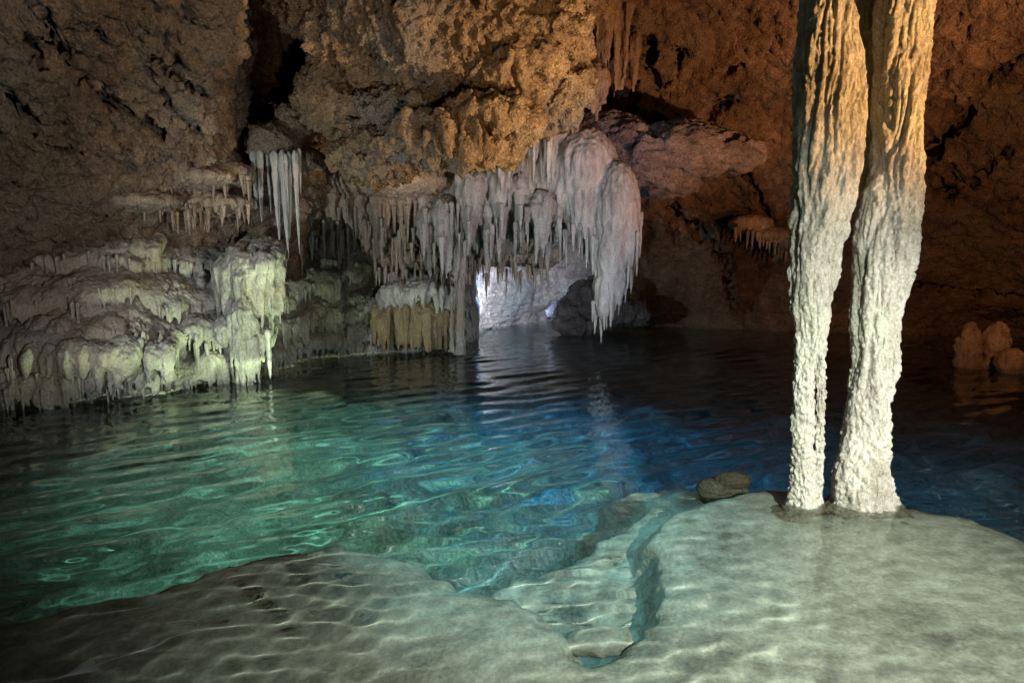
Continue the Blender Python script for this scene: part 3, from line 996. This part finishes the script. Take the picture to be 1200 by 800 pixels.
bk = empty('flowstone_bank', (0, 0, 0), 'bulging tiered flowstone bank with dripping fringes, joined to the pale greenish pillar', 'flowstone')
bc = [-280, -130, 0, 80, 160, 230, 290, 345, 400]
lo = [470, 478, 478, 472, 464, 450, 440, 424, 418]
wl = np.array([on_z(x, y)[1] for x, y in zip(bc, lo)])


def bank_rows(cols_, spec):
    out = []
    for zz, back in spec:
        row = []
        for x, Y in zip(cols_, wl):
            p = at(x, 310, Y + back)
            row.append((p[0], p[1], zz))
        out.append(row)
    return out


BANK = bank_rows(bc, [(2.75, 2.2), (2.35, 1.75), (2.0, 1.3), (1.55, .75), (1.1, .38), (.7, .12), (.35, 0.0), (.08, .02), (-.25, .15)])
bank('flowstone', BANK, 310, 450, 6, .17, 3.0, M['flow'], bk, None, 2.0, 190, M['flow'], fr_len=(.12, .42), fr_step=.042, skirt=.20, drips=.04)
# overlapping scalloped aprons
rb = random.Random(77)
G_ = loft(BANK, 60, 120)
for t_, (vv, nl, hw_, hh_) in enumerate([(.40, 2, .5, .6), (.55, 3, .44, .6), (.72, 4, .36, .5)]):
    for k in range(nl):
        uu = (0.20 + 0.74 * (k + rb.uniform(.0, 1.)) / nl)
        p = G_[int(np.clip(vv + rb.uniform(-.09, .09) + .10 * math.sin(uu * 11), .28, .84) * 59), int(uu * 119)]
        hw = hw_ * rb.uniform(.45, 1.45)
        zt = p[2] + .12
        lobe_w('apron', p[0], p[1] + hw * .15, zt, max(zt - hh_ * rb.uniform(.7, 1.5), -.02 if rb.random() < .3 else .06), hw, M['flow'], bk, 16, hw * .75, .55, 300 + t_ * 30 + k, .019, 0, 1.0, .5)
# thin drips hanging along the hem
for k in range(110):
    x = rb.uniform(-40, 262)
    if float(perlin(np.array([[x * .03, 3.3, 1.0]]))[0]) < -.22:
        continue
    Yh = float(np.interp(x, bc, wl)) - rb.uniform(.0, .16)
    p = at(x, 310, Yh)
    z1 = rb.choice([.45, .6, .75])+ rb.uniform(-.1, .1)
    stalactite((p[0], p[1], z1), z1 - rb.choice([.03, .08, .15, .28]) , rb.uniform(.022, .042), M['flow'], bk)
# lumps of the hem that reach the water
lobe('hem_clump', 92, 142, 415, 474, 7.75, M['flow'], bk, 18, .25, .45, 101, .014, neck=.35)
lobe('hem_clump', 0, 70, 400, 474, 7.5, M['flow'], bk, 22, .3, .5, 102, .016, neck=.35)
lobe('hem_clump', 150, 200, 405, 458, 8.1, M['flow'], bk, 18, .25, .5, 103, .014, neck=.35)
for px, y0, y1, wd in [(152, 430, 474, 6), (130, 440, 470, 5), (112, 448, 478, 5), (60, 440, 470, 6), (168, 425, 456, 6), (181, 425, 450, 5), (205, 415, 442, 6), (218, 412, 436, 6), (30, 440, 474, 6), (12, 430, 470, 6)]:
    stal_px(px, y0, y1, wd, 7.6 + .006 * px, M['flow'], bk)

pil = empty('flowstone_pillar', (0, 0, 0), 'pale flowstone pillar of fused drips reaching down into the water at the end of the tiered bank', 'flowstone')
lobe('pillar_body', 254, 328, 292, 405, 9.2, M['flow'], pil, 34, .34, .35, 111, .018)
lobe('pillar_foot', 267, 298, 340, 466, 8.95, M['flow'], pil, 14, .18, .12, 112, .014)
lobe('pillar_foot', 292, 312, 385, 437, 9.0, M['flow'], pil, 9, .14, .4, 113, .014)
stal_px(313.5, 385, 445, 8, 8.95, M['pale'], pil)
stal_px(303, 410, 440, 6, 8.95, M['pale'], pil)

bk2 = empty('flowstone_bank', (0, 0, 0), 'low ribbed flowstone bank with an ochre stain and pale cap behind the pool', 'flowstone')
bc2 = [322, 360, 410, 450, 490, 525, 548, 560]
lo2 = [422, 417, 413, 411, 409, 406, 400, 393]
wl = np.array([on_z(x, y)[1] for x, y in zip(bc2, lo2)])
BANK2 = bank_rows(bc2, [(2.1, 1.5), (1.7, 1.2), (1.35, .85), (1.0, .5), (.7, .25), (.4, .08), (.1, 0), (-.3, .1)])
bank('flowstone', BANK2, 200, 250, 5, .15, 7.0, M['flow'], bk2, None, 2.0, 110, M['flow'], fr_len=(.10, .42), fr_step=.05, drips=.06)
G_ = loft(BANK2, 60, 120)
for t_, (vv, nl, hw_, hh_) in enumerate([(.2, 3, .42, .6), (.5, 3, .42, .6), (.72, 4, .36, .5)]):
    for k in range(nl):
        uu = .03 + .74 * (k + rb.uniform(.1, .9)) / nl
        p = G_[int((vv + rb.uniform(-.04, .04)) * 59), int(uu * 119)]
        hw = hw_ * rb.uniform(.7, 1.25)
        zt = p[2] + .1
        lobe_w('apron', p[0], p[1] + hw * .2, zt, max(zt - hh_ * rb.uniform(.75, 1.25), .0), hw, M['flow'], bk2, 14, hw * .7, .5, 500 + t_ * 30 + k, .024, 0, 1.0, .5)
for k, (xa, xb, ya) in enumerate([(436, 478, 356), (462, 500, 350), (488, 524, 355), (512, 542, 362)]):
    lobe('stained_apron', xa, xb, ya, 413, 12.15 - .07 * (k % 2), M['stain'], bk2, 24, .35, .16, 121 + k * 7, .018, amp=1.0, neck=.6)
for k, (xa, xb, ya, yb) in enumerate([(446, 486, 338, 372), (478, 512, 334, 366), (508, 538, 340, 380)]):
    lobe('pale_cap', xa, xb, ya, yb, 12.0 + .05 * k, M['pale'], bk2, 14, .34, .6, 141 + k * 5, .02, amp=1.2, neck=.6)

cur2 = empty('stalactite_curtain', (0, 0, 0), 'brown stalactite curtain between the bluish bundle and the grey violet curtain', 'stalactites')
mass('rock_core', [(380, 245, 12.1, 40, 40, .6), (430, 240, 12.2, 46, 40, .6), (470, 250, 12.4, 46, 44, .6), (410, 285, 12.3, 70, 20, .5), (500, 225, 12.3, 50, 22, .6), (460, 215, 11.8, 70, 20, .8)], .035, 'flow', 8.8, M['drip'], cur2, 1.8)
for i, (x0, x1, a, b) in enumerate([(352, 378, 215, 285), (374, 402, 222, 280), (398, 432, 215, 300), (428, 462, 222, 310), (456, 486, 210, 290), (415, 440, 250, 305), (478, 502, 205, 262)]):
    lobe('flowstone_lobe', x0, x1, a, b, 11.7, M['drip'], cur2, 16, None, .45, 130 + i, .024, amp=1.2, taper=.5)
for k in range(70):
    x = rs.uniform(350, 500)
    y0 = rs.uniform(225, 285)
    stal_px(x, y0, y0 + rs.uniform(18, 52), rs.uniform(3, 6.5), 11.4 + rs.uniform(-.15, .4), M[rs.choice(['drip', 'flow'])], cur2)
for k in range(50):
    x = rs.uniform(440, 545)
    y0 = rs.uniform(300, 325)
    stal_px(x, y0, y0 + rs.uniform(12, 34), rs.uniform(2.5, 5), 12.3 + rs.uniform(-.2, .2), M[rs.choice(['drip', 'flow'])], cur2)
mass('rear_ledge', [(470, 302, 12.6, 44, 14, .4), (515, 306, 12.6, 36, 14, .4)], .03, 'flow', 9.3, M['drip'], cur2, 1.2)

dc = empty('drip_column', (0, 0, 0), 'thin blue grey stone column joining the curtain to the water', 'column')
column('shaft', [(300, 526, 548), (325, 532, 546), (350, 534, 545), (380, 533, 546), (404, 531, 547), (415, 529, 548)], 11.6, -1, 4.7, M['flow'], dc, nth=60, nz=120)
column('side_strand', [(335, 527, 532), (370, 527, 532), (404, 526, 533), (412, 525, 534)], 11.5, -1, 6.7, M['flow'], dc, nth=30, nz=80)

# ---- upper left fringes on the wall
uf = empty('stalactite_fringe', (0, 0, 0), 'dull brown stalactite fringe on the wall above the tiered flowstone bank', 'stalactites')
mass('rock_lip', [(215, 208, 9.0, 60, 14, .4), (160, 236, 8.8, 50, 12, .4), (255, 240, 9.4, 46, 14, .4), (270, 205, 9.4, 30, 14, .4)], .028, 'flow', 11.2, M['drip'], uf, 1.2)
for k in range(60):
    x = rs.uniform(165, 292)
    y0 = 205 + rs.uniform(-4, 10) if k < 34 else 240 + rs.uniform(-4, 8)
    stal_px(x, y0, y0 + rs.uniform(12, 34), rs.uniform(3, 6), (8.65 if x < 200 else 8.95) + rs.uniform(-.05, .3), M['drip'], uf)

# ---- far right ledge drape
fd = empty('stalactite_fringe', (0, 0, 0), 'faint reddish drip fringe on the far wall behind the columns', 'stalactites')
mass('rock_lip', [(880, 262, 15.0, 26, 10, .4), (908, 276, 14.8, 24, 9, .4), (930, 286, 14.6, 18, 8, .4)], .03, 'flow', 13.2, M['drip'], fd, 1.0)
for k in range(26):
    x = rs.uniform(862, 938)
    y0 = 262 + (x - 862) * .36 + rs.uniform(-2, 4)
    stal_px(x, y0, y0 + rs.uniform(10, 24), rs.uniform(3, 5), 14.55 + rs.uniform(-.1, .2), M['drip'], fd)

# ------------------------------------------------------------------ line marker on the shelf
def shelf_pt(px, py):
    p = under(px, py, -0.3)
    for _ in range(3):
        z = float(shelf_z(np.array([[p[0]]]), np.array([[p[1]]]))[0, 0])
        p = under(px, py, z)
    return p + np.array([0, 0, .006])


mk = empty('line_marker', shelf_pt(95, 783), 'small white triangular line marker with a thin cord on the dark shelf', 'marker')
o0 = np.array(mk.location)
tri = np.array([shelf_pt(x, y) for x, y in [(68, 794), (107, 774), (119, 785)]]) - o0
V = np.vstack([tri, tri + np.array([0, 0, .008])])
me = bpy.data.meshes.new('plate')
me.from_pydata(V.tolist(), [], [(2, 1, 0), (3, 4, 5), (0, 1, 4, 3), (1, 2, 5, 4), (2, 0, 3, 5)])
link('plate', me, M['tag'], mk)
cp = np.array([shelf_pt(x, y) for x, y in [(30, 806), (75, 792), (115, 778), (160, 763), (205, 746), (228, 738), (232, 730), (222, 726), (196, 728)]]) - o0
tt = np.linspace(0, len(cp) - 1, 60)
cpath = cr_weights(len(cp), tt) @ cp
V, Fq = tube(cpath, np.full(60, .0035), 6)
me = bpy.data.meshes.new('cord')
me.from_pydata(V.tolist(), [], Fq)
link('cord', me, M['cord'], mk)

# ------------------------------------------------------------------ water
wy = np.concatenate([np.linspace(.3, 1.75, 36, endpoint=False), np.linspace(1.75, 5.0, 280, endpoint=False), 5.0 * (20.5 / 5.0) ** np.linspace(0, 1, 200)])
wu = np.concatenate([np.linspace(-1, 0, 18, endpoint=False), np.zeros(410), np.linspace(0, 1, 19)[1:]])
inner = np.concatenate([np.full(18, -1.0), np.linspace(-1, 1, 410), np.full(18, 1.0)])
WX = inner[None] * (0.86 * wy[:, None] + .5) + np.concatenate([np.linspace(-1, 0, 18, endpoint=False), np.zeros(410), np.linspace(0, 1, 19)[1:]])[None] * (0.3 * wy[:, None] + 4.5)
WY = wy[:, None] + 0 * WX
rw = np.random.default_rng(3)
WZ = 0 * WX
calm = 0.16 + 0.84 * sstep(3.4, 5.2, WY - 0.25 * WX)
for k in range(15):
    a = rw.normal(2.2, .24)
    lam = math.exp(rw.uniform(math.log(.26), math.log(.62)))
    kk = 2 * math.pi / lam
    WZ += calm * 0.0042 * lam * np.sin(kk * (WX * math.cos(a) + WY * math.sin(a)) + rw.uniform(0, 6.28) + 0.9 * np.sin(WX * rw.uniform(.3, 1.2) + WY * rw.uniform(.3, 1.2) + k))
for k in range(18):
    a = rw.normal(2.2, .6)
    lam = rw.uniform(.15, .32)
    kk = 2 * math.pi / lam
    WZ += calm * 0.0008 * lam * np.sin(kk * (WX * math.cos(a) + WY * math.sin(a)) + rw.uniform(0, 6.28) + 0.9 * np.sin(WX * rw.uniform(.3, 1.2) + WY * rw.uniform(.3, 1.2) + k))
fine = sstep(5.0, 3.6, WY) * (0.35 + 0.95 * sstep(-.45, .45, fbm(np.stack([WX, WY, 0 * WX], -1).reshape(-1, 3), 0.9, 2, .5, 4).reshape(WX.shape)))
for k in range(16):
    a = rw.normal(2.0, .8)
    lam = rw.uniform(.085, .21)
    kk = 2 * math.pi / lam
    WZ += fine * 0.0021 * lam * np.sin(kk * (WX * math.cos(a) + WY * math.sin(a)) + rw.uniform(0, 6.28) + 1.2 * np.sin(WX * rw.uniform(.5, 2.2) + WY * rw.uniform(.5, 2.2) + k))
water = struct(link('water', make_mesh('water', np.stack([WX, WY, WZ], -1).reshape(-1, 3), grid_faces(len(wy), WX.shape[1]))))
water['label'] = 'clear rippled teal and blue cave pool water'
m = bpy.data.materials.new('clear water')
m.use_nodes = True
nt = m.node_tree
nt.nodes.clear()
out = nt.nodes.new('ShaderNodeOutputMaterial')
gl = nt.nodes.new('ShaderNodeBsdfGlass')
gl.inputs['Roughness'].default_value = 0.0
gl.inputs['IOR'].default_value = 1.33
gl.inputs['Color'].default_value = (0.93, 0.99, 0.98, 1)
nt.links.new(gl.outputs[0], out.inputs['Surface'])
water.data.materials.append(m)
water.cycles.is_caustics_caster = True
for o in [bed, shelf] + list(colA.children) + list(colB.children) + [q for q in COL.objects if q.name.split('.')[0] in ('submerged_boulder', 'sunken_stone', 'plate', 'cord')] + list(bk.children) + list(pil.children) + list(bk2.children):
    o.cycles.is_caustics_receiver = True
